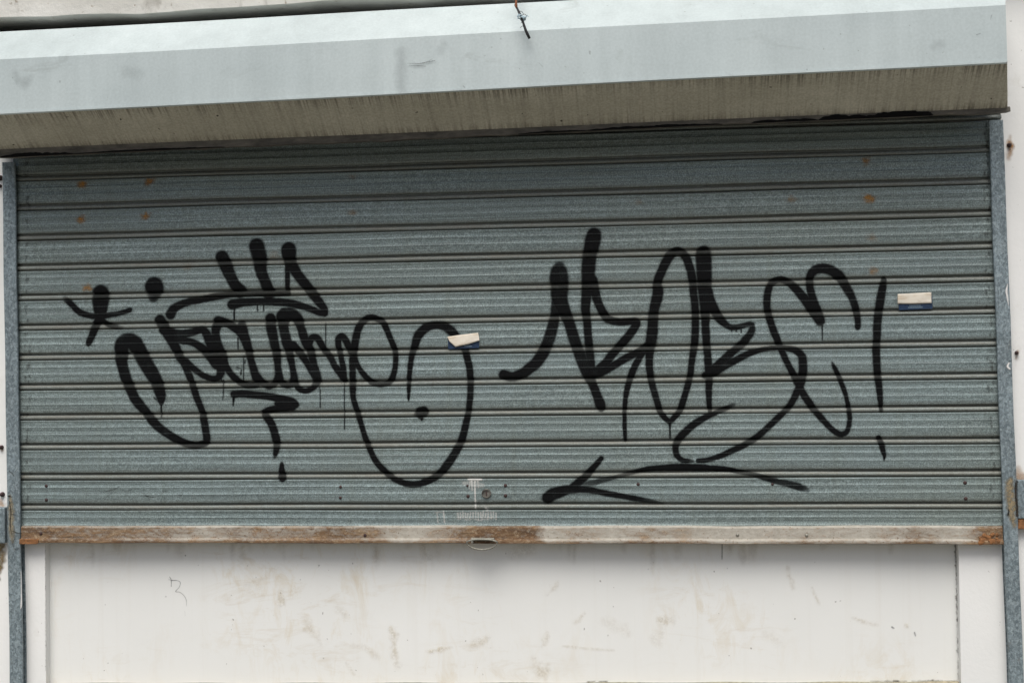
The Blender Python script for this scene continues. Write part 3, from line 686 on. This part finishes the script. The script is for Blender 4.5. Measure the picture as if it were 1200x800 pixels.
on_face('cement_smear', rr_, [[(1036, 1262, 8, .9), (1036, 1235, 14, .9), (1036, 1205, 16, .9), (1040, 1175, 15, .85), (1044, 1150, 8, .7)]], decal_mat('cement_smear_r', (.15, .125, .08), (.36, .29, .18), .95, 130, .5, .1), lambda x, z: np.full_like(x, -.0150), edge=.004, jag=.004, seed=6)
on_face('crack', rl, [[(-1538, 1296, 2), (-1530, 1290, 2), (-1524, 1282, 1.4)], [(-1538, 1216, 2), (-1534, 1190, 2.4), (-1536, 1160, 2), (-1533, 1130, 2)], [(-1534, 1182, 2), (-1520, 1180, 1.6)], [(-1528, 1137, 1.6), (-1516, 1132, 2), (-1505, 1131, 2)],
                     [(-1520, 1118, 1.2), (-1528, 1110, 1.6), (-1528, 1096, 1.6), (-1520, 1088, 1.6), (-1511, 1092, 1.4)], [(-1540, 1230, 4), (-1533, 1228, 2)], [(-1522, 1294, 1.5), (-1514, 1303, 1.2)]], m_crack, lambda x, z: np.full_like(x, -.0153), step=.001, edge=.0006, seed=7)
on_face('crack', rr_, [[(1050, 1256, 4), (1049, 1230, 5), (1051, 1200, 5), (1051, 1176, 6)], [(1032, 1190, 3), (1030, 1178, 4)], [(1047, 1262, 2), (1054, 1258, 3)]], m_crack, lambda x, z: np.full_like(x, -.0153), step=.001, edge=.001, jag=.001, seed=8)
on_face('paint_scratch', rl, [[(-1506.5, 1030, 1.6), (-1506, 990, 2.4), (-1506, 955, 2.8), (-1507, 938, 4), (-1508, 932, 2)]], decal_mat('white_scratch', (.60, .60, .58), (.72, .72, .70), .6, 90, .1), lambda x, z: np.full_like(x, -.0150), step=.001, edge=.0006, seed=26)
on_face('paint_chip', rr_, [[(1040, 1742, 2), (1037, 1725, 5), (1039, 1708, 4), (1041, 1690, 1.5)], [(1039, 1548, 4), (1036, 1540, 5), (1041, 1534, 4)]], decal_mat('white_chip', (.60, .60, .58), (.72, .72, .70), .6, 90, .1), lambda x, z: np.full_like(x, -.0150), step=.001, edge=.0006, seed=9)

# --- hood
def zl(x, z0, x0, s): return z0+(x-x0)*s
HX0 = -1.575
LINES = {  # y, z at x=-1.5, slope, right end
 'back':  (.011, 2.452, .0120, 1.020), 'top': (-.140, 2.4380, .0115, 1.020), 'ftop': (-.250, 2.3392, .0128, .9965), 'fbot': (-.250, 2.2041, .0148, .9975),
 'sbot': (-.130, 2.1333, .0082, 1.0230), 'lip': (-.130, 2.1134, .0125, 1.0290), 'lipb': (-.085, 2.1185, .0125, 1.0290), 'lipu': (-.030, 2.175, .0125, 1.020)}
def hp(n, f, dy=0, dz=0):
    y, z, s_, xe = LINES[n]; x = HX0+(xe-HX0)*f
    return (x, y+dy+.0006*math.sin(x*6+y*40), zl(x, z, -1.5, s_)+dz+.0007*math.sin(x*4.3+z*9))
NH = 60
order = ['lipu', 'back', 'top', 'ftop', 'fbot', 'sbot']
V, Fh, Sh, AC = [], [], [], []
order2 = []
sub = {('fbot', 'sbot'): 8}
path = []
for a, c2 in zip(order[:-1], order[1:]):
    n = sub.get((a, c2), 1)
    path += [(a, c2, j/n) for j in range(n)]
path.append((order[-2], order[-1], 1.0))
for i in range(NH+1):
    f = i/NH
    for a, c2, u in path:
        p, q = np.array(hp(a, f)), np.array(hp(c2, f)); V.append(p+(q-p)*u); AC.append(u if c2 == 'sbot' else 0)
kp = len(path)
for i in range(NH):
    for j in range(kp-1):
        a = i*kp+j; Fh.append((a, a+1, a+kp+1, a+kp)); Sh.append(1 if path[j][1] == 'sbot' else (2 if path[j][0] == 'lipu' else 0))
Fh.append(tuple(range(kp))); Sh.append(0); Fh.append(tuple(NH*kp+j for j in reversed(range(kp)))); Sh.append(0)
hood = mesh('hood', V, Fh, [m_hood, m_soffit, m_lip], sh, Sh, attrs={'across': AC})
# folded seam at the lower front edge and dark lip under the slope
b = MB(); rings = []
for i in range(NH+1):
    f = i/NH; p = hp('fbot', f); rings.append([(p[0], p[1]-.0016, p[2]+.0030), (p[0], p[1]-.0016, p[2]-.0022), (p[0], p[1]+.004, p[2]-.0045), (p[0], p[1]+.004, p[2]+.003)])
b.loft(rings); b.build('folded_edge', m_hood, hood)
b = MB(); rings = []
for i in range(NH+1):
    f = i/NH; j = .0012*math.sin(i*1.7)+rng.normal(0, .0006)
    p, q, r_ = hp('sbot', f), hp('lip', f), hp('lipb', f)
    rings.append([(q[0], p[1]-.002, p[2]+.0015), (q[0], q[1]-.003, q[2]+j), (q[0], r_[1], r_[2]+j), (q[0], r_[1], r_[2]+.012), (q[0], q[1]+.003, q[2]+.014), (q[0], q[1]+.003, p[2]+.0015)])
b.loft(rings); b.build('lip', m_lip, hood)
# uneven black strips along the lip, standing in for the gap's shadow
def gap_shade_run(x0, x1, hgt, seed):
    rg = np.random.default_rng(seed); b = MB(); rings = []
    n = max(8, int((x1-x0)/.006))
    prev = 0
    for i in range(n+1):
        x = x0+(x1-x0)*i/n; f = (x-HX0)/(LINES['lip'][3]-HX0); q = hp('lip', f)
        env = math.sin(math.pi*min(1, max(0, i/n)))**.4
        prev = prev*.7+rg.normal(0, .30); up = hgt*env*(.65+.35*math.tanh(prev)); 
        rings.append([(x, q[1]-.0045, q[2]-.001), (x, q[1]-.0065, q[2]+up*.5), (x, q[1]-.0045, q[2]+up), (x, q[1]-.001, q[2]+up*.5)])
    b.loft(rings); b.build('gap_shade_strip', m_gap_shade, hood)
for i, (x0, x1, hgt) in enumerate([(-1.50, -1.30, .011), (-1.30, -.9, .005), (-.15, .02, .006), (.02, .35, .008), (.42, .58, .010), (.58, .70, .015), (.69, .85, .020)]): gap_shade_run(x0, x1, hgt, 90+i)
fy = lambda x, z: np.full_like(x, -.2526)
def fwd(st): return [[(244+(p[0]-244)*.9854, 1539+(p[1]-1539)*.9854)+tuple(p[2:]) for p in s_] for s_ in st]
on_face('scratch', hood, fwd([[(-412, 2301, 1.5, .6), (-385, 2299, 2.6, .9), (-366, 2302, 2.4), (-345, 2305, 2, .8)], [(-408, 2295, 1.5, .5), (-388, 2294, 2.4, .9), (-368, 2292, 1.6, .7)], [(-352, 2309, 1.4, .6), (-362, 2304, 1.6, .6)],
                          [(-89, 2289, 1.2, .5), (-80, 2280, 1.6, .6)], [(940, 2316, 1.6, .8), (948, 2318, 2, .7)], [(975, 2360, 1.5, .6), (972, 2350, 1.2, .5)]]), m_greymark, fy, step=.0011, edge=.0007, seed=12)
on_face('smudge', hood, fwd([[(-1425, 2322, 8, .16), (-1418, 2300, 14, .18), (-1400, 2292, 22, .2), (-1385, 2304, 14, .15)], [(-428, 2330, 22, .16), (-430, 2280, 26, .2), (-428, 2240, 22, .18)], [(-1130, 2310, 26, .12), (-1100, 2305, 26, .1)], [(-330, 2330, 16, .16), (-322, 2345, 14, .16)],
                         [(840, 2290, 10, .18), (855, 2300, 12, .2), (862, 2292, 8, .18)]]), m_greymark, fy, step=.002, edge=.006, edge_k=.6, jag=.004, seed=13)

# ------------------------------------------------------------------ marks on the board and wall
by = lambda x, z: WY+.026-.004*np.sin(math.pi*(x-OX0)/(OX1-OX0))+.0012*np.sin(x*9)-.0008
board = [o for o in bpy.data.objects if o.name == 'counter_board'][0]
on_face('pencil_squiggle', board, [[(-1117, 1010, 1.6), (-1113, 1002, 1.6), (-1113, 985, 1.3)], [(-1120, 1003, 1.2, .8), (-1104, 1001, 1.5)], [(-1113, 1001, 1.4), (-1098, 1001, 1.4), (-1088, 996, 1.4), (-1091, 983, 1.3), (-1101, 972, 1.4), (-1090, 970, 1.3), (-1079, 962, 1.3), (-1072, 950, 1.3), (-1071, 934, 1.2, .6)],
                                  [(-1076, 920, 1, .4), (-1075, 908, 1, .4)]], m_pencil, by, step=.0009, edge=.0005, jag=.0002, seed=14)
on_face('scuff', board, [[tuple(p[:3])+(p[3]*.72,) for p in s_] for s_ in [[(-812, 975, 8, .3), (-814, 951, 12, .5), (-816, 935, 7, .3)], [(-748, 905, 10, .2), (-739, 880, 16, .35), (-722, 862, 10, .2), (-708, 836, 5, .2)], [(-660, 930, 12, .18), (-640, 912, 10, .25)],
                         [(-517, 879, 10, .45), (-512, 850, 12, .4), (-507, 800, 14, .4), (-500, 780, 10, .3)], [(-425, 820, 4, .5), (-394, 824, 8, .6), (-360, 832, 3, .3)], [(-310, 836, 10, .3), (-286, 848, 16, .4), (-262, 858, 8, .2)],
                         [(-110, 968, 4, .4), (-93, 985, 9, .5), (-82, 1004, 5, .3)], [(-40, 898, 5, .4), (-26, 908, 7, .45), (-14, 922, 4, .3)], [(-125, 836, 4, .4), (-115, 850, 8, .5), (-112, 872, 4, .3)],
                         [(-150, 805, 10, .3), (-132, 775, 20, .45), (-120, 760, 16, .4), (-110, 790, 8, .3)], [(40, 900, 18, .14), (70, 885, 24, .18), (96, 872, 10, .2)], [(180, 905, 12, .35), (205, 905, 14, .3)], [(165, 860, 22, .2), (180, 880, 20, .2)],
                         [(-190, 1078, 30, .2), (-150, 1084, 20, .18)], [(500, 1040, 5, .3), (508, 1010, 8, .35), (512, 990, 5, .3)], [(560, 990, 2, .5), (570, 965, 2.4, .5), (577, 950, 2, .4)], [(-560, 1090, 12, .3), (-555, 1060, 9, .3)], [(-430, 1085, 16, .2), (-420, 1060, 10, .2)],
                         [(-70, 838, 1.6, .5), (0, 832, 1.8, .5), (60, 828, 1.4, .4)], [(-650, 838, 6, .15), (-590, 828, 8, .22), (-560, 805, 14, .25)], [(-620, 760, 3, .4), (-640, 790, 3, .35)],
                         [(660, 915, 2, .5), (690, 905, 4, .4), (720, 898, 3, .3)], [(790, 898, 3, .6), (792, 894, 3, .6)], [(440, 880, 18, .12), (470, 860, 22, .14)], [(-860, 1010, 10, .12), (-900, 985, 18, .12)]]],
        m_scuff, by, step=.0022, edge=.005, edge_k=.8, jag=.006, seed=15)
on_face('drip_mark', board, [[(338, 1104, 2), (337, 1062, 1.6)]], m_crack, by, step=.001, edge=.0006, seed=16)
on_face('specks', board, [[(-1073, 1067, 3.2, .8)], [(-1128, 958, 3, .5)], [(-1290, 780, 2.5, .5)], [(-880, 1010, 2.4, .5)], [(150, 1035, 2.2, .6)], [(350, 1038, 2.2, .5)], [(60, 940, 2.4, .5)], [(-760, 1005, 3, .4)], [(-700, 800, 3, .5)], [(-860, 830, 3, .4)], [(755, 893, 4, .6), (760, 890, 3, .5)], [(812, 872, 3, .5), (810, 880, 3, .5)]], m_pencil, by, step=.0011, edge=.0008, seed=17)
runs = []
for i in range(46):
    x = rng.uniform(-1400, 880); x = x if i % 3 else rng.choice([-1380, -1080, -930, -780, -560, -545, -420, -170, -40])+rng.uniform(-25, 25)
    L_ = rng.uniform(12, 60)*(1.5 if i % 7 == 0 else 1); w_ = rng.uniform(5, 20); a_ = rng.uniform(.08, .26)
    runs.append([(x, 1112, w_, a_), (x+rng.uniform(-2, 2), 1105-L_*.6, w_*.9, a_*.8), (x+rng.uniform(-3, 3), 1105-L_, w_*.6, .02)])
on_face('rust_run', board, runs, m_run, by, step=.0022, edge=.004, edge_k=.8, jag=.003, seed=25)
# dirt in the joints round the board and moss along its foot
wy = lambda x, z: np.full_like(x, WY-.0008)
seam = []
for i in range(60):
    z = 1100-i*5.6
    seam.append([(-1452+rng.uniform(-1, 1), z, rng.uniform(1, 2.6), rng.uniform(.15, .6)), (-1452, z-5, rng.uniform(1, 2), rng.uniform(.2, .5))])
on_face('joint_dirt', shop, seam, m_crack, wy, step=.0012, edge=.0009, jag=.0006, seed=18)
seam = []
for i in range(70):
    z = 1100-i*4.8; a = rng.uniform(.1, .85) if i < 40 else rng.uniform(.05, .5)
    seam.append([(914+rng.uniform(-2, 2), z, rng.uniform(1.5, 5), a), (914, z-5, rng.uniform(1, 4), a)])
on_face('joint_dirt', board, seam, m_crack, by, step=.0012, edge=.0012, jag=.001, seed=19)
foot = []
for i in range(26):
    x = rng.choice([rng.uniform(-20, 60), rng.uniform(700, 905)], p=[.25, .75]); z0 = 761.5+(x-910)*.0145; a_ = rng.uniform(.2, .8)
    foot.append([(x, z0-1, rng.uniform(1, 5), a_), (x+rng.uniform(4, 18), z0+rng.uniform(-2, 1), rng.uniform(1, 6), a_)])
on_face('moss', board, foot, m_moss, by, step=.0015, edge=.002, jag=.0015, seed=20)
# rusty fixings and stains of the outer walls
for i, st in enumerate([[(1058, 2094, 10, .8), (1060, 2086, 14, .9), (1058, 2070, 9, .6), (1054, 2058, 8, .4), (1060, 2110, 5, .4)], [(1066, 1576, 8, .7), (1063, 1560, 5, .5)], [(1060, 1290, 10, .35), (1066, 1268, 22, .55), (1080, 1266, 20, .5)],
                             [(-1578, 1210, 16, .5), (-1570, 1203, 14, .6)], [(1044, 2320, 8, .5), (1046, 2295, 10, .6), (1046, 2260, 5, .4)], [(-1580, 1362, 10, .6), (-1573, 1352, 6, .6)]]): on_face('rust_stain', shop, [st], m_ruststain, wy, edge=.004, edge_k=.4, jag=.004, seed=122+i)
on_face('brown_patch', shop, [[(-1590, 1095, 40, .8), (-1584, 1060, 34, .8), (-1586, 1030, 24, .8), (-1583, 1005, 10, .7)]], decal_mat('brown_wall_patch', (.16, .115, .05), (.26, .19, .10), .9, 60, .3, .1), wy, step=.002, edge=.003, jag=.004, seed=23)
for x, z, r_ in ((1.0565, 2.087, .006), (1.064, 1.573, .005), (-1.5725, 1.358, .006), (-1.571, 1.232, .007), (-1.573, 2.082, .008), (-1.573, 2.06, .005), (1.045, 2.31, .005)):
    b = MB(); b.dome((x, WY, z), r_, .012, 9); b.build('wall_fixing', m_rivet, shop)

# ------------------------------------------------------------------ torn stickers on the slats
def sticker(base, flap, text, label, loc, fold):
    root = empty('torn_sticker', loc, label, 'sticker', 'torn stickers on the shutter')
    lx, ly, lz = loc
    b = MB(); y = -.0016
    n = len(base); b.v += [(x/1000, y, z/1000) for x, z in base]+[(x/1000, y+.0003, z/1000) for x, z in base]
    b.f.append(tuple(range(n))); b.m.append(0); b.f.append(tuple(range(2*n-1, n-1, -1))); b.m.append(0)
    for i in range(n): b.f.append((i, i+n, (i+1) % n+n, (i+1) % n)); b.m.append(0)
    b.build('printed_sheet', m_navy, root)
    b = MB()
    for x0, x1, z0, z1 in text: b.quad((x0/1000, y-.0006, z0/1000), (x1/1000, y-.0006, z0/1000), (x1/1000, y-.0006, z1/1000), (x0/1000, y-.0006, z1/1000))
    if text: b.build('faded_text', m_faint, root)
    # flap of paper folded down over the sheet: grid between the upper edge and the free lower edge
    up, lo = flap; V, Fq = [], []; NU, NV = 18, 6
    def along(P, u):
        P = np.array(P, float); d = np.linspace(0, 1, len(P)); return np.array([np.interp(u, d, P[:, 0]), np.interp(u, d, P[:, 1])])
    for i in range(NU+1):
        for j in range(NV+1):
            u, v_ = i/NU, j/NV; a, c_ = along(up, u), along(lo, u); p = a+(c_-a)*v_
            V.append((p[0]/1000, -.0023-fold*math.sin(min(1, v_*1.0)*math.pi*.55)-.0006*math.sin(u*9+v_*4), p[1]/1000))
    for i in range(NU):
        for j in range(NV):
            a = i*(NV+1)+j; Fq.append((a, a+1, a+NV+2, a+NV+1))
    o = mesh('paper_flap', V, Fq, m_paper, root, smooth=True)
    m = o.modifiers.new('thickness', 'SOLIDIFY'); m.thickness = .0004; m.offset = 1
    return root
sticker([(-354, 1603), (-273, 1605), (-273, 1632), (-354, 1634)], ([(-355, 1635), (-315, 1640), (-275, 1644)], [(-350, 1623), (-334, 1608.5), (-300, 1615), (-271, 1624)]), [(-312, -292, 1608.5, 1611)],
        'torn navy sticker with a cream paper flap hanging askew, between the two graffiti tags', (-.314, 0, 1.62), .0035)
sticker([(780.5, 1683), (862, 1685), (862, 1716), (780.5, 1714)], ([(778, 1723), (820, 1724.5), (859.5, 1726)], [(777.5, 1699), (820, 1698), (859.5, 1699)]), [(803, 838, 1687.5, 1690.5), (806, 834, 1692.5, 1695)],
        'torn navy sticker with a neat level cream strip, right of the exclamation mark', (.82, 0, 1.70), .0018)

# ------------------------------------------------------------------ cable dangling over the hood
cb = empty('dangling_cable', (-.13, -.1, 2.56), 'frayed black cable end knotted with pale tape hanging over the hood', 'cable')
P = [(-.150, -.028, 2.60), (-.149, -.060, 2.59), (-.147, -.13, 2.52), (-.1445, -.19, 2.46), (-.142, -.214, 2.436), (-.1395, -.221, 2.4215), (-.131, -.224, 2.4025), (-.128, -.224, 2.3955), (-.124, -.224, 2.383), (-.1185, -.224, 2.3655), (-.1145, -.222, 2.356), (-.1095, -.220, 2.3455)]
K = .9854
def fw(p): return (.244+(p[0]-.244)*K, p[1]-.050, 1.539+(p[2]-1.539)*K)
P = P[:3]+[fw(p) for p in P[3:]]
b = MB(); b.tube(P[5:], [.0024, .0030, .0030, .0028, .0032, .0036, .0030], 8); b.build('cable', m_cable, cb, smooth=True)
b = MB(); b.tube(P[:6], [.0028]*5+[.0020], 8); b.tube([fw(p) for p in [(-.1420, -.217, 2.436), (-.1440, -.221, 2.428), (-.1405, -.224, 2.420)]], .0016, 6); b.build('rusty_wire', m_cablerust, cb, smooth=True)
b = MB()
for i, (dx, dz, r_) in enumerate(((-.004, .003, .0042), (.002, -.003, .0040), (.006, -.001, .0026))):
    th = 2*math.pi*np.linspace(0, 1, 15)
    b.tube([fw((-.128+dx+(r_+.0012)*math.cos(t+i), -.225-.004*math.sin(t+i), 2.3955+dz+.004*math.sin(t*1.0+i*.8))) for t in th], .0014, 5)
b.tube([fw(p) for p in [(-.124, -.228, 2.394), (-.117, -.231, 2.395), (-.113, -.230, 2.400), (-.111, -.232, 2.395)]], [.0024, .0018, .0014, .0010], 5)
b.tube([fw(p) for p in [(-.131, -.228, 2.399), (-.137, -.231, 2.398), (-.136, -.230, 2.391)]], [.002, .0016, .0008], 5)
b.build('tape_knot', m_tape, cb)
b = MB()
for p in ([(-.134, -.226, 2.412), (-.126, -.229, 2.409), (-.122, -.229, 2.402)], [(-.130, -.226, 2.400), (-.120, -.230, 2.403), (-.115, -.230, 2.399)], [(-.122, -.226, 2.376), (-.128, -.229, 2.373), (-.131, -.229, 2.370)], [(-.126, -.226, 2.388), (-.129, -.229, 2.381)]):
    b.tube([fw(q) for q in p], .0006, 4)
b.build('frayed_strand', m_cable, cb)

# ------------------------------------------------------------------ overcast light
SUN_EL, SUN_AZ = R(60), R(180)
w = bpy.data.worlds.new('World'); scene.world = w; w.use_nodes = True
nt = w.node_tree; bg = nt.nodes['Background']
sky = nt.nodes.new('ShaderNodeTexSky'); sky.sky_type = 'NISHITA'; sky.sun_disc = False
sky.sun_elevation = SUN_EL; sky.sun_rotation = SUN_AZ; sky.air_density = 1.0; sky.dust_density = 5.0; sky.ozone_density = 1.4; sky.altitude = 0
nt.links.new(sky.outputs[0], bg.inputs[0]); bg.inputs[1].default_value = .055
sd = bpy.data.lights.new('sun', 'SUN'); sd.energy = 1.5; sd.angle = R(42); sd.color = (1.0, .985, .955)
so = bpy.data.objects.new('sun', sd); COL.objects.link(so); so.rotation_euler = (math.pi/2-SUN_EL, 0, R(-6)); so.location = (0, -6, 9)
vs = scene.view_settings; vs.view_transform = 'Standard'; vs.look = 'None'; vs.gamma = 1; vs.use_curve_mapping = False; vs.exposure = 1.04
scene.cycles.transparent_max_bounces = 16

for o in bpy.data.objects:
    if o.name.split('.')[0] in ('scuff', 'rust_run', 'paint_chip', 'specks', 'moss', 'joint_dirt', 'edge_grime', 'scratch', 'smudge', 'paint_drip', 'frayed_strand', 'crack', 'cement_smear'): o['kind'] = 'stuff'
